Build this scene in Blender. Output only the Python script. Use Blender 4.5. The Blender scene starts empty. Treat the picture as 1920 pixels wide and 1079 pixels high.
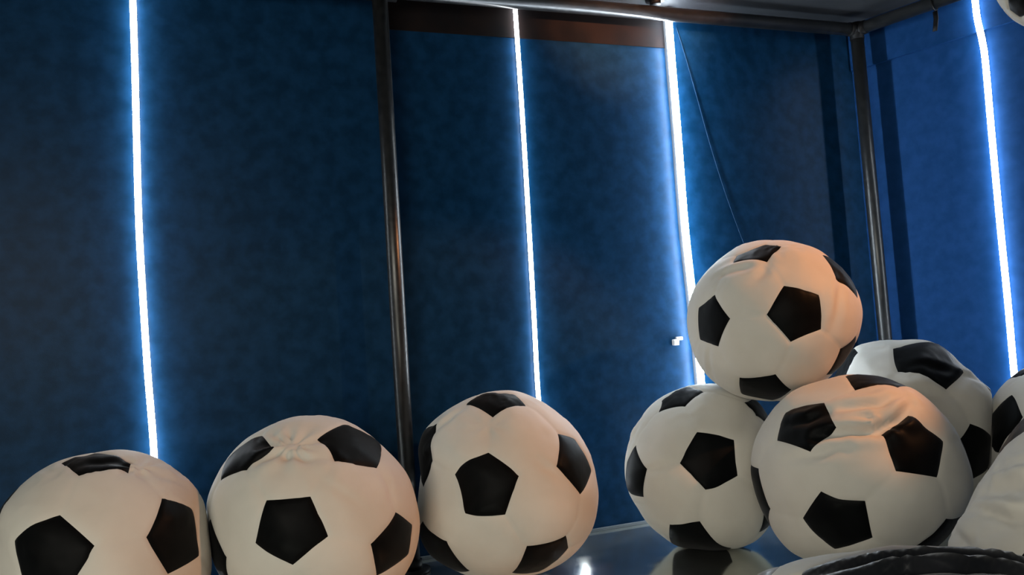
import bpy, math, itertools
import numpy as np
from mathutils import Vector, Matrix, noise

SC = bpy.context.scene
COL = SC.collection

# ------------------------------------------------------------------ camera
CAM_H = 0.978                                   # eye height above the floor
FPX = 1450.0
PSI, TH, RO = math.radians(19.4), math.radians(3.3), math.radians(3.8)
F = np.array([math.sin(PSI) * math.cos(TH), math.cos(PSI) * math.cos(TH), math.sin(TH)])
_r0 = np.array([math.cos(PSI), -math.sin(PSI), 0.0])
_u0 = np.cross(_r0, F)
R = math.cos(RO) * _r0 - math.sin(RO) * _u0
U = math.sin(RO) * _r0 + math.cos(RO) * _u0
EYE = np.array([0.0, 0.0, CAM_H])


def ray(x, y):
    return F + R * (x - 960) / FPX + U * (539.5 - y) / FPX


def at_depth(x, y, d):
    return EYE + ray(x, y) * d


def at_back(x, y, Y):
    d = ray(x, y)
    return EYE + d * (Y / d[1])


cd = bpy.data.cameras.new('camera')
cam = bpy.data.objects.new('camera', cd)
COL.objects.link(cam)
cam.matrix_world = Matrix(((R[0], U[0], -F[0], EYE[0]), (R[1], U[1], -F[1], EYE[1]),
                           (R[2], U[2], -F[2], EYE[2]), (0, 0, 0, 1)))
cd.sensor_fit = 'HORIZONTAL'
cd.sensor_width = 36
cd.lens = FPX / 1920 * 36
cd.clip_start = 0.02
SC.camera = cam

# ------------------------------------------------------------------ world, lamps, exposure
w = bpy.data.worlds.new('dark_room')
SC.world = w
w.use_nodes = True
w.node_tree.nodes['Background'].inputs[0].default_value = (0.55, 0.72, 1.0, 1)
w.node_tree.nodes['Background'].inputs[1].default_value = 0.03
SC.view_settings.view_transform = 'Standard'
SC.view_settings.look = 'None'
SC.view_settings.exposure = 0.0
SC.view_settings.gamma = 1.0
SC.view_settings.use_curve_mapping = False


def aim(o, loc, to):
    o.location = loc
    o.rotation_euler = (Vector(to) - Vector(loc)).to_track_quat('-Z', 'Y').to_euler()


def area(name, loc, to, sx, sy, power, color):
    l = bpy.data.lights.new(name, 'AREA')
    l.shape = 'RECTANGLE'
    l.size, l.size_y = sx, sy
    l.energy = power
    l.color = color
    o = bpy.data.objects.new(name, l)
    COL.objects.link(o)
    aim(o, loc, to)
    return o


def spot(name, loc, to, deg, blend, power, color, rad, square=False):
    l = bpy.data.lights.new(name, 'SPOT')
    l.spot_size = math.radians(deg)
    l.spot_blend = blend
    l.energy = power
    l.color = color
    l.shadow_soft_size = rad
    l.use_square = square
    o = bpy.data.objects.new(name, l)
    COL.objects.link(o)
    aim(o, loc, to)
    return o


area('unseen_front_key', (-1.7, -1.2, 1.62), (1.3, 2.9, 0.5), 2.6, 1.6, 86, (1.0, 0.955, 0.83))  # broad unseen key light, added behind the camera to light the bags frontally
spot('warm_room_spot', (3.15, 1.1, 2.35), (0.98, 2.88, 0.5), 42, 0.35, 185, (1.0, 0.40, 0.16), 0.03)
spot('warm_room_spot_high', (2.2, 0.4, 2.0), (1.95, 3.45, 2.62), 22, 0.9, 900, (1.0, 0.42, 0.2), 0.02)

# ------------------------------------------------------------------ materials


def mat(name, color, rough=0.6, metal=0.0, spec=0.5, emit=None, estr=0.0, sheen=0.0, coat=0.0):
    m = bpy.data.materials.new(name)
    m.use_nodes = True
    b = m.node_tree.nodes['Principled BSDF']
    b.inputs['Base Color'].default_value = (*color, 1)
    b.inputs['Roughness'].default_value = rough
    b.inputs['Metallic'].default_value = metal
    b.inputs['Specular IOR Level'].default_value = spec
    if sheen:
        b.inputs['Sheen Weight'].default_value = sheen
    if coat:
        b.inputs['Coat Weight'].default_value = coat
    if emit:
        b.inputs['Emission Color'].default_value = (*emit, 1)
        b.inputs['Emission Strength'].default_value = estr
    return m


def vary(m, scale, c1, c2, detail=4, bump=0.0, bscale=None, bdist=0.002, rough=None, lo=0.35, hi=0.65):
    nt = m.node_tree
    N, L = nt.nodes, nt.links
    b = N['Principled BSDF']
    tc = N.new('ShaderNodeTexCoord')
    n = N.new('ShaderNodeTexNoise')
    n.inputs['Scale'].default_value = scale
    n.inputs['Detail'].default_value = detail
    L.new(tc.outputs['Object'], n.inputs['Vector'])
    r = N.new('ShaderNodeValToRGB')
    r.color_ramp.elements[0].position = lo
    r.color_ramp.elements[1].position = hi
    r.color_ramp.elements[0].color = (*c1, 1)
    r.color_ramp.elements[1].color = (*c2, 1)
    L.new(n.outputs['Fac'], r.inputs[0])
    L.new(r.outputs[0], b.inputs['Base Color'])
    if rough:
        mr = N.new('ShaderNodeMapRange')
        mr.inputs['To Min'].default_value, mr.inputs['To Max'].default_value = rough
        mr.inputs['From Min'].default_value, mr.inputs['From Max'].default_value = 0.3, 0.7
        L.new(n.outputs['Fac'], mr.inputs['Value'])
        L.new(mr.outputs[0], b.inputs['Roughness'])
    if bump:
        n2 = N.new('ShaderNodeTexNoise')
        n2.inputs['Scale'].default_value = bscale or scale * 5
        n2.inputs['Detail'].default_value = 5
        L.new(tc.outputs['Object'], n2.inputs['Vector'])
        bp = N.new('ShaderNodeBump')
        bp.inputs['Strength'].default_value = bump
        bp.inputs['Distance'].default_value = bdist
        L.new(n2.outputs['Fac'], bp.inputs['Height'])
        L.new(bp.outputs[0], b.inputs['Normal'])
    return m


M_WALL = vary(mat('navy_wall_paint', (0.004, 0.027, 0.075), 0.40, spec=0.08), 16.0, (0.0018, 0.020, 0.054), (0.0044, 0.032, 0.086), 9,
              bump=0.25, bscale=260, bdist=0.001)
M_WALLR = vary(mat('lit_navy_wall_paint', (0.006, 0.035, 0.15), 0.7, spec=0.08), 16.0, (0.0028, 0.030, 0.108), (0.0062, 0.040, 0.140), 9,
               bump=0.25, bscale=260, bdist=0.001)  # bluer copy of the navy paint; the strips' light is put into the colour
M_CEIL = vary(mat('dark_ceiling_board', (0.05, 0.055, 0.065), 0.7), 6, (0.017, 0.02, 0.025), (0.024, 0.027, 0.032))
M_FLOOR = vary(mat('polished_dark_floor', (0.6, 0.62, 0.6), 0.12, metal=0.95, spec=0.6), 9, (0.78, 0.82, 0.78), (0.88, 0.9, 0.85),
               rough=(0.09, 0.17), bump=0.04, bscale=60, bdist=0.001)
M_TRIM = mat('grey_aluminium_trim', (0.13, 0.15, 0.17), 0.5, metal=0.2)
M_PIPE = vary(mat('black_painted_steel', (0.012, 0.013, 0.014), 0.45, spec=0.7), 30, (0.009, 0.01, 0.011), (0.016, 0.017, 0.018),
              rough=(0.30, 0.38))
M_FIT = mat('matte_black_fitting', (0.005, 0.005, 0.006), 0.5, spec=0.2)
M_CHAN = mat('grey_strip_backing', (0.30, 0.31, 0.33), 0.5, metal=0.2)
M_CAP = mat('white_end_cap', (0.7, 0.72, 0.75), 0.5)
M_WHITEPL = mat('white_plastic', (0.75, 0.76, 0.78), 0.4)
M_STREAK = mat('pale_blue_streak', (0.012, 0.036, 0.078), 0.7, spec=0.1)
M_BROWN = vary(mat('dull_brown', (0.010, 0.007, 0.007), 0.7, spec=0.1), 7, (0.006, 0.005, 0.006), (0.012, 0.0075, 0.007))
M_WHITE = vary(mat('white_bag_fabric', (0.6, 0.57, 0.5), 0.72, spec=0.3, sheen=0.15), 5, (0.57, 0.545, 0.485), (0.63, 0.605, 0.545),
               bump=0.12, bscale=420, bdist=0.0008)
M_BLACK = vary(mat('black_satin_fabric', (0.003, 0.0035, 0.004), 0.5, spec=0.055, sheen=0.05), 14, (0.0012, 0.0017, 0.002), (0.0028, 0.0034, 0.0038),
               bump=0.12, bscale=400, bdist=0.0006, rough=(0.44, 0.54))

M_BLACK_GREY = vary(mat('grey_black_fabric', (0.008, 0.009, 0.011), 0.42, spec=0.2, sheen=0.2), 9, (0.003, 0.004, 0.006), (0.008, 0.009, 0.012),
                    bump=0.15, bscale=300, bdist=0.0006, rough=(0.34, 0.46))  # greyer, shinier version of the black fabric for the nearest bag


def led_mat(name, color, strength):
    return mat(name, (0.9, 0.9, 0.9), 0.5, emit=color, estr=strength)


# ------------------------------------------------------------------ helpers
def mesh_obj(name, verts, faces, m, parent=None, smooth=False):
    me = bpy.data.meshes.new(name)
    me.from_pydata([tuple(v) for v in verts], [], [tuple(f) for f in faces])
    me.materials.append(m)
    if smooth:
        me.polygons.foreach_set('use_smooth', [True] * len(me.polygons))
    me.update()
    o = bpy.data.objects.new(name, me)
    COL.objects.link(o)
    if parent:
        o.parent = parent
    return o


def tag(o, label=None, cat=None, group=None, kind=None):
    if label:
        o['label'] = label
    if cat:
        o['category'] = cat
    if group:
        o['group'] = group
    if kind:
        o['kind'] = kind
    return o


def empty(name, loc, label, cat, group=None):
    o = bpy.data.objects.new(name, None)
    o.empty_display_size = 0.1
    COL.objects.link(o)
    o.location = tuple(loc)
    return tag(o, label, cat, group)


def slab(p0, p1, thick, z0, z1, normal):
    """A wall slab: front face along p0-p1, thickness on the side away from normal."""
    n = np.array(normal, float)[:2]
    q = [np.array([*p0]), np.array([*p1]), np.array([*p1]) - n * thick, np.array([*p0]) - n * thick]
    v = [(a[0], a[1], z0) for a in q] + [(a[0], a[1], z1) for a in q]
    f = [(0, 1, 2, 3), (4, 7, 6, 5), (0, 4, 5, 1), (1, 5, 6, 2), (2, 6, 7, 3), (3, 7, 4, 0)]
    return v, f


def tube(path, rad, seg=20, flat=1.0, side=None, caps=True, rounded=False):
    """Sweep a (possibly flattened) circle along a list of points."""
    P = [np.array(p, float) for p in path]
    rads = [rad] * len(P)
    if rounded:
        newP, newR = [], []
        t = P[1] - P[0]
        t /= np.linalg.norm(t)
        for a in (0.02, 0.3, 0.6, 0.85):
            newP.append(P[0] + t * rad * (1 - math.cos(math.asin(a))) * 1.0)
            newR.append(rad * a)
        newP += P[1:-1] if len(P) > 2 else []
        newR += [rad] * (len(P) - 2)
        t = P[-1] - P[-2]
        t /= np.linalg.norm(t)
        newP = newP[:4] + [P[0] + (P[1] - P[0]) / np.linalg.norm(P[1] - P[0]) * rad] + newP[4:]
        newR = newR[:4] + [rad] + newR[4:]
        newP.append(P[-1] - t * rad)
        newR.append(rad)
        for a in (0.85, 0.6, 0.3, 0.02):
            newP.append(P[-1] - t * rad * (1 - math.cos(math.asin(a))))
            newR.append(rad * a)
        P, rads = newP, newR
    V, Fc = [], []
    for i, p in enumerate(P):
        t = P[min(i + 1, len(P) - 1)] - P[max(i - 1, 0)]
        t = t / np.linalg.norm(t)
        s = np.array(side if side is not None else ((1, 0, 0) if abs(t[0]) < 0.9 else (0, 1, 0)), float)
        s = s - t * (s @ t)
        s /= np.linalg.norm(s)
        n = np.cross(t, s)
        for k in range(seg):
            a = 2 * math.pi * k / seg
            V.append(p + rads[i] * (s * math.cos(a) + n * flat * math.sin(a)))
    for i in range(len(P) - 1):
        for k in range(seg):
            k2 = (k + 1) % seg
            Fc.append((i * seg + k, i * seg + k2, (i + 1) * seg + k2, (i + 1) * seg + k))
    if caps:
        Fc.append(tuple(range(seg))[::-1])
        Fc.append(tuple(range((len(P) - 1) * seg, len(P) * seg)))
    return V, Fc


def join(*parts):
    V, Fc = [], []
    for v, f in parts:
        o = len(V)
        V += [np.array(q, float) for q in v]
        Fc += [tuple(i + o for i in q) for q in f]
    return V, Fc


def shift(vf, base):
    return [np.array(v) - np.array(base) for v in vf[0]], vf[1]


def box(cx, cy, cz, sx, sy, sz):
    v = [(cx + a * sx / 2, cy + b * sy / 2, cz + c * sz / 2) for c in (-1, 1) for a, b in ((-1, -1), (1, -1), (1, 1), (-1, 1))]
    f = [(3, 2, 1, 0), (4, 5, 6, 7), (0, 1, 5, 4), (1, 2, 6, 5), (2, 3, 7, 6), (3, 0, 4, 7)]
    return v, f


def bevel(o, wdt=0.003, seg=2):
    b = o.modifiers.new('bevel', 'BEVEL')
    b.width = wdt
    b.segments = seg
    b.limit_method = 'ANGLE'
    return o


# ------------------------------------------------------------------ the room
D = 3.45                       # back wall
KR = 0.36                      # the right wall opens outwards by this slope
XC = 3.369                     # where the two walls meet
CEIL = CAM_H + 1.625
RN = np.array([-1.0, -KR, 0]) / math.hypot(1, KR)     # right wall's normal, into the room


def rwall(y, off=0.0):
    p = np.array([XC + KR * (D - y), y, 0.0]) + RN * off
    return p


tag(mesh_obj('floor', [(-4.5, -3, 0), (6.5, -3, 0), (6.5, D + .15, 0), (-4.5, D + .15, 0), (-4.5, -3, -.1), (6.5, -3, -.1), (6.5, D + .15, -.1), (-4.5, D + .15, -.1)],
             [(0, 1, 2, 3), (7, 6, 5, 4), (0, 4, 5, 1), (1, 5, 6, 2), (2, 6, 7, 3), (3, 7, 4, 0)], M_FLOOR), kind='structure')
tag(mesh_obj('ceiling', [(-4.5, -3, CEIL), (6.5, -3, CEIL), (6.5, D + .15, CEIL), (-4.5, D + .15, CEIL), (-4.5, -3, CEIL + .1), (6.5, -3, CEIL + .1), (6.5, D + .15, CEIL + .1), (-4.5, D + .15, CEIL + .1)],
             [(3, 2, 1, 0), (4, 5, 6, 7), (0, 1, 5, 4), (1, 2, 6, 5), (2, 3, 7, 6), (3, 0, 4, 7)], M_CEIL), kind='structure')
tag(mesh_obj('wall_back', *slab((-4.5, D), (XC, D), .12, 0, CEIL, (0, -1, 0)), M_WALL), kind='structure')
ra, rb = rwall(D), rwall(-3.0)
tag(mesh_obj('wall_right', *slab(ra[:2], rb[:2], .12, 0, CEIL, RN[:2]), M_WALLR), kind='structure')
# the upper board of the right wall stands a little proud of the lower one
MX0 = 0.70
SEAM = CAM_H + 1.36
ua, ub = rwall(D - 0.004, .020), rwall(-3.0, .020)
tag(mesh_obj('trim_1', *slab(ua[:2], ub[:2], .0195, SEAM, CEIL - .001, RN[:2]), M_WALLR), kind='structure')
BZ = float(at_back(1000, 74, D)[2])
tag(mesh_obj('wall_top_strip', *slab((MX0, D - .006), (2.17, D - .006), .0055, BZ, CEIL - .001, (0, -1, 0)), M_BROWN), kind='structure')  # thin brown strip along the top of the back wall
tag(bevel(mesh_obj('baseboard_back', *slab((-4.4, D - .012), (XC - .02, D - .012), .0115, 0.0, .014, (0, -1, 0)), M_TRIM), .002), kind='structure')
ba, bb = rwall(D - .02, .012), rwall(-2.9, .012)
tag(bevel(mesh_obj('baseboard_right', *slab(ba[:2], bb[:2], .0115, 0.0, .014, RN[:2]), M_TRIM), .002), kind='structure')

# ------------------------------------------------------------------ pipe frame (one welded frame: posts, rails, fittings)
PR = 0.034
PX, PY, PZ = 3.275, 3.295, CAM_H + 1.540          # corner of the frame
MX = 0.634                                         # middle post
rdir = np.array([KR, -1.0, 0]) / math.hypot(1, KR)
pf = empty('pipe_frame', (PX, PY, 0), 'black steel pipe frame standing in front of the blue walls', 'pipe frame')
B = (PX, PY, 0)


def fpart(name, vf, m=M_PIPE, smooth=True):
    return mesh_obj(name, *shift(vf, B), m, pf, smooth)


fpart('post', tube([(PX, PY, 0.0), (PX, PY, PZ)], PR, 28))
fpart('post', tube([(MX, PY, 0.0), (MX, PY, PZ)], PR, 28))
fpart('rail', tube([(-4.3, PY, PZ), (PX, PY, PZ)], PR, 28, side=(0, 0, 1)))
rend = np.array([PX, PY, PZ]) + rdir * 5.0
fpart('rail', tube([(PX, PY, PZ), rend], PR, 28, side=(0, 0, 1)))
# fittings
cf = join(tube([(PX, PY, PZ - .055), (PX, PY, PZ + .036)], PR + .003, 28),
          tube([(PX - .055, PY, PZ), (PX, PY, PZ)], PR + .003, 28, side=(0, 0, 1)),
          tube([(PX, PY, PZ), np.array([PX, PY, PZ]) + rdir * .055], PR + .003, 28, side=(0, 0, 1)))
fpart('corner_fitting', cf, M_FIT)
tf = join(tube([(MX - .075, PY, PZ), (MX + .075, PY, PZ)], PR + .013, 28, side=(0, 0, 1)),
          tube([(MX, PY, PZ - .040), (MX, PY, PZ)], PR + .010, 28))
fpart('tee_fitting', tf, M_FIT)
for px in (PX, MX):
    fl = join(tube([(px, PY, 0), (px, PY, .012)], .075, 28), tube([(px, PY, .012), (px, PY, .05)], PR + .008, 28))
    fpart('base_flange', fl, M_FIT)

# dark strip modelled for a bracket's shadow below the right-hand rail
sp = np.array([PX, PY, 0]) + rdir * 0.50
d = ray(1752, 10)
tt = np.linalg.solve(np.array([[d[0], -rdir[0]], [d[1], -rdir[1]]]), np.array([PX, PY]))
sp = np.array([PX, PY, 0]) + rdir * tt[1]
sv = join(tube([sp + np.array([math.cos(a) * .0, 0, PZ]) + (np.array([-rdir[1], rdir[0], 0]) * math.cos(a) + np.array([0, 0, 1]) * math.sin(a)) * (PR + .0065)
                for a in np.linspace(-math.pi / 2, 1.5 * math.pi, 25)], .004, 8, side=rdir, flat=1.0))
so = empty('bracket_shadow', sp + np.array([0, 0, PZ - PR - .12]), 'short dark strip on the right rail, built in place of a bracket shadow', 'shadow_strip')
mesh_obj('loop', *shift(sv, so.location), M_FIT, so, True)
st = [sp + np.array([0, 0, PZ - PR - .012]), sp + np.array([.002, 0, PZ - PR - .05]), sp + np.array([-.004, .002, PZ - PR - .085]), sp + np.array([-.010, .003, PZ - PR - .115])]
mesh_obj('tail', *shift(tube(st, .012, 14, flat=.3, side=rdir), so.location), M_FIT, so, True)

# dark ceiling mount above the rail
cm = at_back(1228, -3, 1.0) - EYE
cm = EYE + cm * ((CEIL - CAM_H) / cm[2])
co = empty('ceiling_mount', (cm[0], cm[1], CEIL - .03), 'small round black mount on the ceiling by the rail, above third light strip', 'mount')
mesh_obj('plate', *shift(tube([(cm[0], cm[1], CEIL - .012), (cm[0], cm[1], CEIL - .0005)], .05, 28), co.location), M_FIT, co, True)
mesh_obj('boss', *shift(tube([(cm[0], cm[1], CEIL - .03), (cm[0], cm[1], CEIL - .012)], .028, 24), co.location), M_FIT, co, True)


# ------------------------------------------------------------------ light strips
def spline(pts, n=6):
    P = [np.array(p, float) for p in pts]
    out = []
    for i in range(len(P) - 1):
        p0, p1, p2, p3 = P[max(i - 1, 0)], P[i], P[i + 1], P[min(i + 2, len(P) - 1)]
        for k in range(n):
            t = k / n
            out.append(.5 * ((2 * p1) + (p2 - p0) * t + (2 * p0 - 5 * p1 + 4 * p2 - p3) * t * t + (3 * p1 - p0 - 3 * p2 + p3) * t ** 3))
    out.append(P[-1])
    return out


def led(path, rad, normal, side, strength, color, label, stand):
    path = [np.array(p, float) for p in path]
    base = path[-1].copy()
    e = empty('light_strip', base, label, 'light strip', 'upright light strips on the walls')
    dm = led_mat('lit_diffuser', color, strength)
    n = np.array(normal, float)
    mesh_obj('diffuser', *shift(tube(path, rad, 18, side=side, rounded=True), base), dm, e, True)
    # slim backing channel between tube and wall
    v, f = [], []
    bw = rad * .55
    s = np.array(side, float)
    for p in path:
        a = p - n * rad * .80
        b = p - n * (stand - .0008)
        v += [a - s * bw, a + s * bw, b + s * bw, b - s * bw]
    for i in range(len(path) - 1):
        for k in range(4):
            k2 = (k + 1) % 4
            f.append((4 * i + k, 4 * i + k2, 4 * i + 4 + k2, 4 * i + 4 + k))
    f += [(3, 2, 1, 0), tuple(4 * (len(path) - 1) + k for k in range(4))]
    mesh_obj('backing_channel', *shift((v, f), base), M_CHAN, e)
    for p, q in ((path[0], path[1]), (path[-1], path[-2])):
        t = (q - p) / np.linalg.norm(q - p)
        mesh_obj('end_cap', *shift(tube([p - t * .012, p + t * .001], rad * .9, 14, side=side), base), M_CAP, e, True)
    return e


def back_path(pix, stand, top, bottom, tail=None):
    pts = [at_back(x, y, D - stand) for x, y in pix]
    pts.sort(key=lambda p: -p[2])
    pts = [p for p in pts if p[2] < top - .02]
    t0 = pts[0].copy(); t0[2] = top
    b0 = pts[-1].copy(); b0[2] = bottom
    if tail:
        return spline([t0] + pts + [np.array([x, D - stand, z]) for x, z in tail])
    return spline([t0] + pts + [b0])


NB, SB = (0, -1, 0), (1, 0, 0)
WHT = (0.88, 0.95, 1.0)
BLU = (0.78, 0.90, 1.0)
led(back_path([(249, 0), (253, 130), (256, 260), (260.4, 420), (268, 560), (277, 700), (289, 857)], .022, CEIL - .03, .05),
    .0125, NB, SB, 28, WHT, 'leftmost glowing white light strip, running down behind the leftmost bean bag', .022)
led(back_path([(966.5, 8), (979, 210), (991.5, 420), (1001, 590), (1010, 750)], .020, CEIL - .03, .05, tail=[(1.325, .56), (1.36, .46), (1.43, .33), (1.49, .17)]),
    .0105, NB, SB, 24, WHT, 'thin glowing light strip right of the middle post, ending behind a bean bag', .020)
led(back_path([(1254, 40), (1262, 140), (1271, 250), (1284, 420), (1299, 560), (1313.5, 700)], .048, CEIL - .03, .05),
    .0175, NB, SB, 80, BLU, 'bright bluish light strip running down behind the topmost bean bag', .048)


def right_path(pix, stand, bottom):
    pts = []
    for x, y, off in pix:
        dd = ray(x, y)
        # intersect the plane offset from the right wall
        a0 = rwall(D, off + stand)
        k = (a0[:2] @ RN[:2]) / (dd[:2] @ RN[:2])
        pts.append(EYE + dd * k)
    b0 = pts[-1].copy(); b0[2] = bottom
    t0 = pts[0].copy(); t0[2] = CEIL - .03
    return spline([t0] + pts + [b0])


led(right_path([(1829, 8, .02), (1833, 38, .018), (1842, 78, .004), (1848, 120, 0), (1858, 235, 0), (1875, 420, 0), (1890, 570, 0), (1902, 705, 0)], .022, .05),
    .0145, RN, rdir, 27, WHT, 'light strip with a kink near its top on the right wall', .022)

# small white clip on the wall
cp = at_back(1266, 640, D)
ce = empty('cable_clip', cp + np.array([0, -.012, -.02]), 'small white plastic clip on the wall left of the topmost bean bag', 'clip')
bevel(mesh_obj('clip_body', *shift(box(cp[0] - .006, cp[1] - .0125, cp[2] - .006, .030, .024, .030), ce.location), M_WHITEPL, ce), .004, 3)
bevel(mesh_obj('clip_arm', *shift(box(cp[0] + .018, cp[1] - .008, cp[2] + .012, .040, .015, .018), ce.location), M_CHAN, ce), .004, 3)

# thin tube a little brighter than the wall, slanting down it
c0 = at_back(1270, 48, D - .005)
cpts = [at_back(x, y, D - .005) for x, y in ((1268, 52), (1283, 100), (1306, 180), (1331, 270), (1361, 365), (1392, 450), (1430, 545))]
cc = mesh_obj('streak', *shift(tube(spline(cpts, 4), .0017, 8), cpts[-1]), M_STREAK, None, True)
cc.location = tuple(cpts[-1])
tag(cc, 'thin pale streak slanting down the back wall beside the bluish strip', 'streak')

# ------------------------------------------------------------------ football bean bags
# icosphere lattice whose lines follow the seams of a football
phi = (1 + 5 ** .5) / 2
ICO = np.array([(-1, phi, 0), (1, phi, 0), (-1, -phi, 0), (1, -phi, 0), (0, -1, phi), (0, 1, phi), (0, -1, -phi), (0, 1, -phi),
                (phi, 0, -1), (phi, 0, 1), (-phi, 0, -1), (-phi, 0, 1)], float)
ICO /= np.linalg.norm(ICO[0])
IF = [(0, 11, 5), (0, 5, 1), (0, 1, 7), (0, 7, 10), (0, 10, 11), (1, 5, 9), (5, 11, 4), (11, 10, 2), (10, 7, 6), (7, 1, 8),
      (3, 9, 4), (3, 4, 2), (3, 2, 6), (3, 6, 8), (3, 8, 9), (4, 9, 5), (2, 4, 11), (6, 2, 10), (8, 6, 7), (9, 8, 1)]
NEI = {i: set() for i in range(12)}
for a, b, c in IF:
    NEI[a] |= {b, c}; NEI[b] |= {a, c}; NEI[c] |= {a, b}
TRV = {i: np.array([(2 * ICO[i] + ICO[j]) / np.linalg.norm(2 * ICO[i] + ICO[j]) for j in sorted(NEI[i])]) for i in range(12)}


def lattice(n):
    keys, pos, seam, pent, shex = {}, [], [], [], []
    tris, tkind = [], []
    for fc in IF:
        A = [ICO[k] for k in fc]
        idx = {}
        for i in range(n + 1):
            for j in range(n + 1 - i):
                k = n - i - j
                p = (A[0] * i + A[1] * j + A[2] * k) / n
                key = tuple(np.round(p, 5))
                if key not in keys:
                    keys[key] = len(pos)
                    q = p / np.linalg.norm(p)
                    pos.append(q)
                    bm, bn = max(i, j, k) / n, min(i, j, k) / n
                    dp = abs(bm - 2 / 3)
                    dh = bn if bm < 2 / 3 + 1e-9 else 9
                    seam.append(dp * .92)
                    shex.append(min(dh, 9) * .92)
                    pent.append(bm > 2 / 3 - 1e-9)
                idx[(i, j)] = keys[key]
        for i in range(n):
            for j in range(n - i):
                up = [(i, j), (i + 1, j), (i, j + 1)]
                lst = [up]
                if i + j < n - 1:
                    lst.append([(i + 1, j), (i + 1, j + 1), (i, j + 1)])
                for t in lst:
                    ci = sum(q[0] for q in t) / 3 / n
                    cj = sum(q[1] for q in t) / 3 / n
                    ck = 1 - ci - cj
                    kind = -1
                    for s, bc in enumerate((ci, cj, ck)):
                        if bc > 2 / 3:
                            kind = fc[s]
                    v = [idx[q] for q in t]
                    nrm = np.cross(pos[v[1]] - pos[v[0]], pos[v[2]] - pos[v[0]])
                    if nrm @ pos[v[0]] < 0:
                        v = v[::-1]
                    tris.append(v)
                    tkind.append(kind)
    return np.array(pos), np.array(seam), np.array(shex), np.array(tris), np.array(tkind)


LAT = lattice(36)
LAT_S = lattice(24)
LAT_F = lattice(66)


def fit_rotation(cen, vts, seed=3):
    """Turn the football so that its black panels face where they are seen."""
    rs = np.random.RandomState(seed)
    q = rs.normal(size=(6000, 4))
    q /= np.linalg.norm(q, axis=1)[:, None]
    w_, x, y, z = q.T
    Rm = np.stack([1 - 2 * (y * y + z * z), 2 * (x * y - z * w_), 2 * (x * z + y * w_), 2 * (x * y + z * w_), 1 - 2 * (x * x + z * z), 2 * (y * z - x * w_),
                   2 * (x * z - y * w_), 2 * (y * z + x * w_), 1 - 2 * (x * x + y * y)], 1).reshape(-1, 3, 3)
    alltv = np.concatenate([TRV[i] for i in range(12)])
    obs = [(np.array(c), ICO, 2.0) for c in cen] + [(np.array(v), alltv, 1.0) for v in vts]

    def cost(Rs):
        t = 0
        for o, S, wt in obs:
            X = np.einsum('nij,kj->nki', Rs, S)
            t = t + wt * ((X - o) ** 2).sum(2).min(1)
        return t
    best = Rm[np.argsort(cost(Rm))[:30]]
    top = None
    for r in best:
        for _ in range(25):
            src, dst, wts = [], [], []
            for o, S, wt in obs:
                X = S @ r.T
                k = ((X - o) ** 2).sum(1).argmin()
                src.append(S[k]); dst.append(o); wts.append(wt)
            src, dst, wts = np.array(src), np.array(dst), np.array(wts)
            Hm = (src * wts[:, None]).T @ dst
            u, s, vt = np.linalg.svd(Hm)
            dd = np.sign(np.linalg.det(vt.T @ u.T))
            r = vt.T @ np.diag([1, 1, dd]) @ u.T
        c = cost(r[None])[0]
        if top is None or c < top[0]:
            top = (c, r)
    return top


BAGS = []


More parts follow.
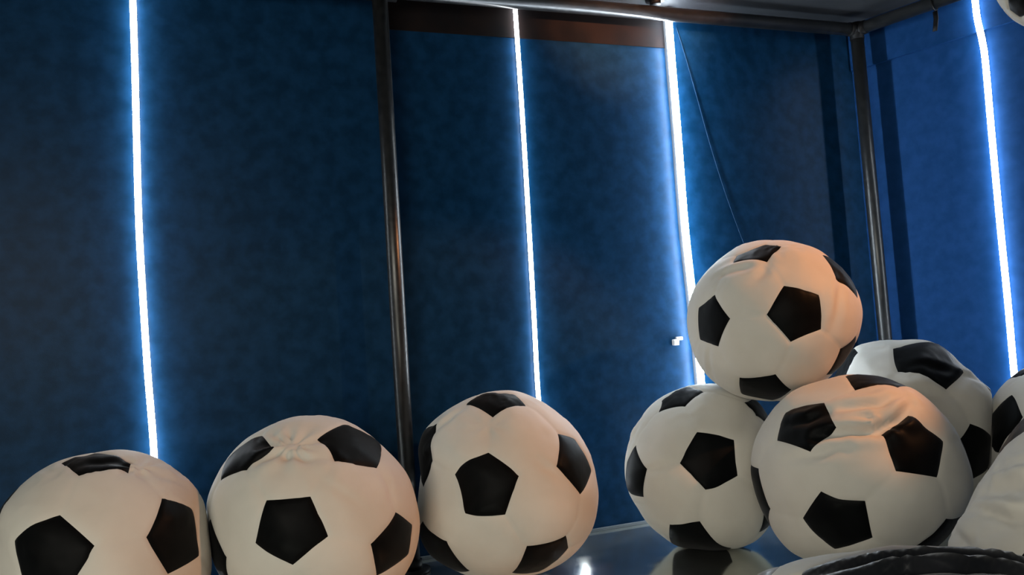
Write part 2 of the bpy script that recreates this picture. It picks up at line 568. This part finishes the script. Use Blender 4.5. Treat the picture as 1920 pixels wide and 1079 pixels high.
def bag(label, cpx, depth, sil, pents, rdepth=None, creases=(), pinches=(), lat=LAT, wr=1.0, seed=0, name='bean_bag', cat='bean bag', group='football bean bags',
        floor=0.0, smooth=1.2, black=None):
    d = ray(*cpx)
    dep = depth
    c = EYE + d * dep
    dn = d / np.linalg.norm(d)
    dist = dep * np.linalg.norm(d)
    rx = R - dn * (R @ dn); rx /= np.linalg.norm(rx)
    uy = np.cross(rx, dn) * 1.0
    if uy @ U < 0:
        uy = -uy
    tz = -dn

    def plane(x, y):
        v = ray(x, y)
        p = v / (v @ dn) * dist
        return np.array([p @ rx, p @ uy])
    # silhouette
    S = np.array([plane(*p) for p in sil])
    ang = np.arctan2(S[:, 1], S[:, 0]); rad = np.hypot(S[:, 0], S[:, 1])
    o = np.argsort(ang)
    ang, rad = ang[o], rad[o]
    NB_ = 180
    tb = -np.pi + np.arange(NB_) * 2 * np.pi / NB_
    rb_ = np.interp(tb, np.concatenate([ang - 2 * np.pi, ang, ang + 2 * np.pi]), np.tile(rad, 3))
    k = np.exp(-.5 * (np.arange(-9, 10) / smooth) ** 2); k /= k.sum()
    rb_ = np.convolve(np.concatenate([rb_[-9:], rb_, rb_[:9]]), k, 'valid')
    rd = rdepth or float(rb_.mean())
    # shrink for the limb of a round body seen from close by
    limb = math.sqrt(max(1 - (rd / dist) ** 2, .5))

    def rsil(a):
        return limb * np.interp(a, np.concatenate([tb, [np.pi]]), np.concatenate([rb_, rb_[:1]]))

    def unit(x, y, tb_=None):
        p = plane(x, y)
        if tb_ is not None:
            q_ = p / np.linalg.norm(p) * math.sqrt(1 - tb_ * tb_)
            return np.array([q_[0], q_[1], tb_])
        a = math.atan2(p[1], p[0]); want = math.hypot(*p) / float(rsil(a))
        rho = want
        for _ in range(40):
            rho = min(rho, .997)
            t = math.sqrt(1 - rho * rho)
            rho = .5 * rho + .5 * want * (1 - t * rd / dist)
        rho = min(rho, .997)
        return np.array([rho * math.cos(a), rho * math.sin(a), math.sqrt(1 - rho * rho)])
    cen = [unit(*p[0]) for p in pents]
    vts = [unit(*q) for p in pents for q in p[1]]
    cost, rot = fit_rotation(cen, vts)
    print('BAG', label[:40], 'r', round(float(rb_.mean()), 3), 'c', c.round(2), 'fit', round(float(cost), 3), 'bottom', round(float(c[2] - rsil(-np.pi / 2)), 3))
    V, seam, shex, tris, tk = lat
    X = V @ rot.T
    # pull the panels' corners to where they are seen (cloth shifts over the filling)
    src, dl = [], []
    used = set()
    for (pc, pv), cu in zip(pents, cen):
        i = int(((ICO @ rot.T - cu) ** 2).sum(1).argmin())
        if i in used:
            continue
        used.add(i)
        T = TRV[i] @ rot.T
        ob = [unit(*q) for q in pv]
        if not ob:
            src.append(ICO[i] @ rot.T); dl.append(cu - ICO[i] @ rot.T)
        if ob:
            best = min(itertools.permutations(range(5), len(ob)), key=lambda pm: sum(((T[a] - b) ** 2).sum() for a, b in zip(pm, ob)))
            for a, b in zip(best, ob):
                src.append(T[a]); dl.append(b - T[a])
            if len(ob) == 5:
                src.append(ICO[i] @ rot.T); dl.append(np.mean([b - T[a] for a, b in zip(best, ob)], 0))
    if src:
        src, dl = np.array(src), np.array(dl)
        dl = dl * np.minimum(1, .42 / np.maximum(np.linalg.norm(dl, axis=1), 1e-6))[:, None]
        ker = lambda A, Bm: np.exp(-((A[:, None] - Bm[None]) ** 2).sum(2) / (2 * .30 ** 2))
        W = np.linalg.solve(ker(src, src) + .02 * np.eye(len(src)), dl)
        X = X + ker(X, src) @ W
        X /= np.linalg.norm(X, axis=1)[:, None]
    a = np.arctan2(X[:, 1], X[:, 0]); rho = np.hypot(X[:, 0], X[:, 1])
    # the outline's bumps fade towards the middle of the front and back
    rs_ = rsil(a)
    mean = float(rb_.mean()) * limb
    rr = rs_ * rho
    Pl = np.stack([rr * np.cos(a), rr * np.sin(a), X[:, 2] * rd], 1)
    # seams, stuffing and wrinkles
    puff = -.0022 * np.exp(-(seam / .014) ** 2) - .0010 * np.exp(-(shex / .012) ** 2) + .005 * (1 - np.exp(-np.minimum(seam, shex + .03) / .10)) - .003
    disp = puff.copy()
    off = Vector((seed * 7.3, seed * 3.1, seed * 1.7))
    topf = np.clip((X[:, 1] + .3) / 1.2, .25, 1)
    for i, x in enumerate(X):
        v = Vector(x)
        n1 = noise.noise(v * 2.2 + off)
        v2 = v * 5.0 + off + Vector((n1, -n1, n1)) * .8
        n2 = 1 - abs(noise.noise(v2)) * 2
        v3 = Vector((v2.x * 2.4, v2.y * 1.5, v2.z * 2.4))
        n3 = 1 - abs(noise.noise(v3)) * 2
        s = math.exp(-min(seam[i], shex[i] + .03) / .07)
        disp[i] += wr * 1.15 * (.006 * n1 + topf[i] * (.0035 * n2 * abs(n1) * 2 + (.0022 + .003 * s) * n3 * max(0, .25 + n1)))
    for (x, y, am, rg, nf) in pinches:
        u = unit(x, y)
        dlt = X - u
        dd = np.linalg.norm(dlt, axis=1)
        th = np.arctan2(dlt[:, 1], dlt[:, 0])
        disp += am * np.exp(-(dd / rg) ** 2) * (-1.2 + .55 * np.cos(nf * th + 2 * np.sin(2 * th)) * np.clip(dd / (.4 * rg), 0, 1))
    for (pts, am, wd) in creases:
        us = np.array([unit(*p) for p in pts])
        best = np.full(len(X), 9.0); sgn = np.zeros(len(X)); along = np.zeros(len(X))
        for q in range(len(us) - 1):
            e = us[q + 1] - us[q]; L2 = e @ e
            t = np.clip(((X - us[q]) @ e) / L2, 0, 1)
            w_ = X - (us[q] + t[:, None] * e)
            dd = np.linalg.norm(w_, axis=1)
            m = dd < best
            best[m] = dd[m]; sgn[m] = np.sign(w_[m, 1]); along[m] = (q + t[m]) / (len(us) - 1)
        fade = np.sin(np.pi * np.clip(along, .04, .96)) ** .6
        s = best * sgn
        disp += am * fade * (-np.exp(-(s / wd) ** 2) + .9 * np.exp(-((s - 1.8 * wd) / (1.3 * wd)) ** 2) + .4 * np.exp(-((s + 2.0 * wd) / (1.5 * wd)) ** 2))
    nl = X / np.array([1, 1, 1])
    edge = 1 - .75 * np.exp(-(X[:, 2] / .16) ** 2)          # keep the outline where it was drawn
    Pl = Pl + nl * (disp * edge)[:, None]
    W3 = c + Pl[:, :1] * rx + Pl[:, 1:2] * uy + Pl[:, 2:] * tz
    b = dict(label=label, c=c, r=mean, rd=rd, W=W3, tris=tris, tk=tk, name=name, cat=cat, group=group, floor=floor, black=black or M_BLACK)
    BAGS.append(b)
    return b


def finish():
    # soft bags press flat against the floor, the walls and each other
    for b in BAGS:
        W3 = b['W']
        for _ in range(2):
            for o in BAGS:
                if o is b or b['cat'] != 'bean bag' or o['cat'] != 'bean bag':
                    continue
                n = o['c'] - b['c']
                L = np.linalg.norm(n)
                n = n / L
                if L > b['r'] * 1.25 + o['r'] * 1.25:
                    continue
                # plane halfway between the facing surfaces along the line of centres
                sb = np.max((b['W0'] - b['c']) @ n)
                so_ = np.max((o['W0'] - o['c']) @ -n)
                if sb + so_ < L:
                    continue
                pl = sb - (sb + so_ - L) * .5 - .0015
                s = (W3 - b['c']) @ n
                W3 = W3 - n * np.maximum(s - pl, 0)[:, None]
        W3[:, 1] = np.minimum(W3[:, 1], D - .040)
        s = (W3[:, :2] - rwall(D)[:2]) @ RN[:2]
        W3[:, :2] += np.maximum(.045 - s, 0)[:, None] * RN[:2]
        z0 = b['floor']
        if z0 is not None:
            W3[:, 2] = np.maximum(W3[:, 2], z0 + .001)
        b['W'] = W3
    for b in BAGS:
        W3, tris, tk = b['W'], b['tris'], b['tk']
        base = np.array([b['c'][0], b['c'][1], W3[:, 2].min()])
        e = empty(b['name'], base, b['label'], b['cat'], b['group'])
        for kind in [-1] + list(range(12)):
            t = tris[tk == kind]
            ids, inv = np.unique(t, return_inverse=True)
            vs = W3[ids] - base
            fs = inv.reshape(-1, 3)
            mesh_obj('white_shell' if kind < 0 else 'black_panel', vs.tolist(), fs.tolist(), M_WHITE if kind < 0 else b['black'], e, True)


def P(c, *v):
    return (c, list(v))


bag('leftmost bean bag, cut off by the photo edge, under the leftmost light strip', (192, 1048), 2.45,
    [(0, 953), (33, 915), (70, 886), (113, 864), (143, 855), (180, 849), (233, 844), (267, 850), (295, 860), (323, 880), (350, 903), (370, 923), (383, 945), (389, 975), (393, 1007),
     (396, 1060), (385, 1130), (330, 1210), (190, 1250), (60, 1220), (0, 1150), (-14, 1060), (-10, 1000)],
    [P((103, 1030), (111, 965), (177, 1024), (27, 1015)), P((327, 1004), (303, 936), (363, 955), (375, 1043), (318, 1078), (277, 1007)),
     P((187, 866), (113, 866), (147, 891), (243, 880), (248, 863))],
    pinches=((262, 872, .010, .22, 7),), creases=(([(150, 872), (190, 868), (235, 862)], .008, .05), ([(245, 885), (300, 895), (350, 915)], .004, .05)), seed=1)
bag('bean bag with a puckered top between two black pentagons, left of the middle post', (587, 975), 2.74,
    [(387, 955), (392, 927), (403, 900), (417, 873), (440, 843), (463, 822), (490, 807), (527, 788), (567, 780), (600, 779), (643, 787), (670, 802), (700, 822), (727, 847), (750, 872),
     (770, 907), (783, 947), (787, 980), (782, 1020), (772, 1056), (740, 1105), (690, 1145), (587, 1170), (480, 1145), (420, 1095), (395, 1030)],
    [P((544, 992), (498, 938), (582, 931), (616, 1007), (548, 1062), (476, 1020)), P((655, 838), (595, 818), (645, 796), (712, 832), (707, 878), (628, 864)),
     P((455, 855), (490, 816), (515, 841), (460, 880)), P((738, 1022), (745, 961), (776, 985), (768, 1040), (708, 1082), (697, 1022)), P((402, 1035), (422, 1047), (392, 973))],
    pinches=((546, 832, .018, .26, 9),), creases=(([(470, 876), (520, 852), (580, 858), (625, 862)], .011, .045), ([(712, 880), (727, 905), (735, 950)], .005, .04), ([(690, 960), (650, 930), (600, 900)], .003, .04)), seed=2)
bag('bean bag right of the middle post, with warm light on its right half', (955, 912), 3.13,
    [(793, 809), (824, 781), (859, 758), (898, 740), (930, 734), (968, 734), (993, 742), (1018, 754), (1046, 777), (1077, 805), (1095, 834), (1109, 865), (1118, 897), (1122, 921), (1119, 953),
     (1109, 995), (1091, 1023), (1070, 1044), (1039, 1064), (1000, 1080), (950, 1088), (900, 1085), (850, 1070), (805, 1042), (786, 1002), (784, 960), (786, 925), (789, 893), (786, 868), (783, 840)],
    [P((911, 912), (915, 848), (973, 893), (947, 967), (871, 964), (851, 890)), P((930, 757), (874, 759), (923, 779), (986, 760), (965, 740), (902, 742)),
     P((1080, 868), (1048, 812), (1079, 822), (1111, 883), (1089, 928), (1044, 875)), P((1020, 1045), (1063, 1007), (988, 1025), (960, 1078), (1067, 1030)),
     P((822, 1048), (837, 1016), (879, 1074), (786, 1004)), P((790, 845),)],
    pinches=((915, 795, .008, .2, 6),), creases=(([(806, 815), (835, 790), (870, 765)], .012, .05), ([(800, 865), (806, 850)], .008, .04), ([(1000, 860), (1030, 880), (1060, 905)], .004, .05)), seed=3)
bag('bean bag on the floor carrying the topmost one, with its reflection below it', (1310, 880), 3.36,
    [(1171, 880), (1173, 854), (1182, 824), (1199, 791), (1221, 760), (1241, 745), (1271, 732), (1315, 721), (1360, 722), (1400, 735), (1430, 765), (1450, 800), (1462, 850), (1462, 910), (1455, 955),
     (1441, 990), (1419, 1013), (1367, 1031), (1310, 1030), (1265, 1024), (1245, 1009), (1219, 987), (1197, 954), (1177, 920)],
    [P((1333, 863), (1307, 810), (1377, 825), (1384, 893), (1323, 920), (1274, 869)), P((1273, 750), (1234, 772), (1240, 750), (1319, 735), (1284, 760)),
     P((1192, 885), (1191, 835), (1211, 880), (1204, 934), (1177, 920), (1174, 865)), P((1310, 1008), (1255, 986), (1312, 981), (1366, 1015, .2), (1372, 1034, -.3), (1262, 1030, -.3)), P((1428, 762), (1397, 754), (1419, 778))],
    creases=(([(1200, 800), (1185, 830)], .008, .05), ([(1210, 885), (1235, 880), (1262, 872)], .004, .05)), rdepth=.33, seed=4)
bag('bean bag with a creased top in front of the pile, largest of the right-hand group', (1617, 885), 2.80,
    [(1407, 875), (1413, 833), (1433, 790), (1458, 756), (1488, 735), (1530, 718), (1581, 705), (1620, 703), (1662, 709), (1690, 722), (1705, 724), (1743, 752), (1773, 786), (1798, 820), (1815, 858),
     (1826, 896), (1826, 925), (1815, 955), (1796, 985), (1750, 1030), (1690, 1058), (1620, 1068), (1550, 1062), (1484, 1037), (1454, 1003), (1437, 973), (1416, 918)],
    [P((1573, 976), (1539, 922), (1622, 941), (1636, 1009), (1564, 1033), (1503, 974)), P((1511, 800), (1471, 773), (1545, 755), (1568, 803), (1518, 847), (1455, 826)),
     P((1714, 839), (1706, 776), (1769, 828), (1760, 896), (1681, 884), (1655, 811)), P((1633, 715), (1584, 706), (1603, 731), (1683, 724)),
     P((1420, 925), (1419, 879), (1441, 956)), P((1762, 1010), (1775, 974), (1718, 1028))],
    creases=(([(1535, 822), (1590, 808), (1640, 806), (1685, 784), (1712, 758)], .030, .05), ([(1555, 770), (1610, 762), (1650, 758), (1700, 742)], .017, .045), ([(1480, 862), (1540, 852), (1585, 836)], .011, .05), ([(1575, 790), (1625, 786), (1670, 772)], .012, .035),
             ([(1480, 795), (1515, 790), (1550, 775)], .014, .045)),
    pinches=((1655, 795, .012, .25, 6),), rdepth=.37, seed=5)
bag('topmost bean bag resting on the pile, with the bluish light strip behind it', (1455, 600), 3.20,
    [(1289, 607), (1291, 577), (1300, 543), (1318, 516), (1344, 490), (1374, 470), (1405, 457), (1438, 451), (1469, 451), (1500, 457), (1542, 473), (1567, 492), (1588, 513), (1604, 537), (1614, 565),
     (1617, 589), (1613, 614), (1606, 640), (1590, 665), (1572, 690), (1551, 712), (1520, 735), (1480, 750), (1420, 750), (1370, 738), (1331, 712), (1307, 680), (1294, 644)],
    [P((1493, 588), (1470, 535), (1536, 553), (1541, 618), (1483, 642), (1437, 590)), P((1334, 603), (1340, 553), (1368, 598), (1345, 651), (1310, 638), (1307, 577)),
     P((1422, 476), (1380, 479), (1437, 457), (1467, 464), (1438, 490), (1374, 493)), P((1574, 503), (1543, 478), (1570, 522)), P((1430, 722), (1385, 711), (1454, 704), (1484, 733)), P((1590, 680), (1607, 630), (1579, 656))],
    creases=(([(1345, 520), (1385, 505), (1430, 500)], .010, .05), ([(1415, 525), (1432, 510), (1440, 492)], .010, .06), ([(1575, 515), (1572, 560), (1560, 620)], .009, .06), ([(1330, 650), (1331, 690), (1340, 715)], .006, .03)),
    rdepth=.345, floor=None, seed=6)
bag('slumped bean bag in the corner behind the pile, in shade', (1700, 800), 3.55,
    [(1560, 720), (1580, 680), (1603, 650), (1645, 641), (1688, 639), (1743, 639), (1764, 652), (1798, 680), (1832, 709), (1862, 738), (1872, 790), (1868, 850), (1850, 910), (1800, 960), (1700, 975), (1600, 960), (1540, 900), (1530, 800)],
    [P((1742, 688), (1674, 653), (1758, 648), (1807, 699), (1775, 730), (1683, 697)), P((1840, 850),)],
    creases=(([(1680, 735), (1730, 740), (1790, 745)], .010, .06), ([(1775, 735), (1810, 705), (1840, 715)], .010, .05), ([(1700, 690), (1750, 690), (1790, 700)], .006, .05)), rdepth=.36, wr=1.8, seed=7)
bag('bean bag cut off by the right photo edge, below the kinked light strip', (1972, 836), 3.30,
    [(1830, 875), (1830, 835), (1841, 790), (1862, 748), (1888, 714), (1920, 692), (1975, 682), (2030, 695), (2080, 730), (2115, 800), (2115, 880), (2080, 950), (2020, 990), (1950, 1000), (1880, 965), (1845, 920)],
    [P((1900, 795), (1896, 739), (1854, 782), (1856, 837), (1870, 850))], seed=8, rdepth=.33)
bag('large white side of a near bean bag in the lower right corner', (2110, 1110), 1.58,
    [(1779, 1040), (1790, 999), (1815, 948), (1858, 875), (1888, 824), (1920, 786), (1980, 752), (2070, 735), (2180, 745), (2300, 800), (2410, 920), (2450, 1080), (2420, 1260), (2330, 1400), (2150, 1450), (1980, 1420), (1850, 1320), (1785, 1180), (1772, 1100)],
    [P((2040, 1095),), P((2000, 755, .1),), P((1768, 1150, .05),)],
    creases=(([(1850, 925), (1890, 925), (1940, 945)], .012, .05), ([(1795, 1000), (1815, 1020), (1830, 1035)], .012, .05), ([(1860, 970), (1900, 985), (1950, 990)], .010, .06), ([(1880, 905), (1920, 912), (1960, 910)], .014, .04), ([(1830, 960), (1860, 965), (1900, 975), (1940, 972)], .012, .03), ([(1870, 880), (1900, 880), (1950, 870)], .009, .03)),
    wr=1.8, lat=LAT_F, seed=9)
bag('nearest bean bag at the lower edge, showing a wrinkled black top', (1745, 1370), 1.22,
    [(1405, 1095), (1425, 1077), (1480, 1055), (1530, 1046), (1600, 1038), (1700, 1030), (1760, 1028), (1840, 1034), (1920, 1047), (2020, 1085), (2120, 1180), (2170, 1330), (2150, 1500), (2050, 1640), (1750, 1720), (1450, 1640), (1330, 1480), (1310, 1300), (1345, 1170)],
    [P((1800, 1085), (1470, 1110), (1590, 1038, -.12), (1860, 1036, -.25), (2020, 1100, .2), (1700, 1200))],
    creases=(([(1500, 1085), (1620, 1061), (1740, 1051), (1850, 1053), (1960, 1068)], .016, .030), ([(1560, 1098), (1700, 1074), (1820, 1072), (1960, 1085)], .016, .03), ([(1750, 1044), (1850, 1047), (1930, 1058)], .008, .02)), wr=.45, rdepth=.36, lat=LAT_F, black=M_BLACK_GREY, seed=10)
hb = bag('small football hanging at the upper right corner of the photo', (1968, -52), 2.0,
         [(1968 + 112 * math.cos(t), -52 + 112 * math.sin(t)) for t in np.linspace(0, 2 * math.pi, 24, endpoint=False)],
         [P((1912, 12), (1887, 0), (1891, 20), (1912, 36))], lat=LAT_S, wr=.3, name='hanging_football', cat='football', group=None, floor=None, seed=11)
for b in BAGS:
    b['W0'] = b['W'].copy()
finish()
hc = hb['c']
hv = tube([(hc[0], hc[1], hc[2] + hb['r'] * 1.0), (hc[0], hc[1], CEIL - .0005)], .003, 10)
ho = mesh_obj('string', *shift(hv, (hc[0], hc[1], CEIL)), M_FIT, None, True)
ho.location = (hc[0], hc[1], CEIL)
tag(ho, 'black string from the ceiling holding the small football at the upper right', 'string')
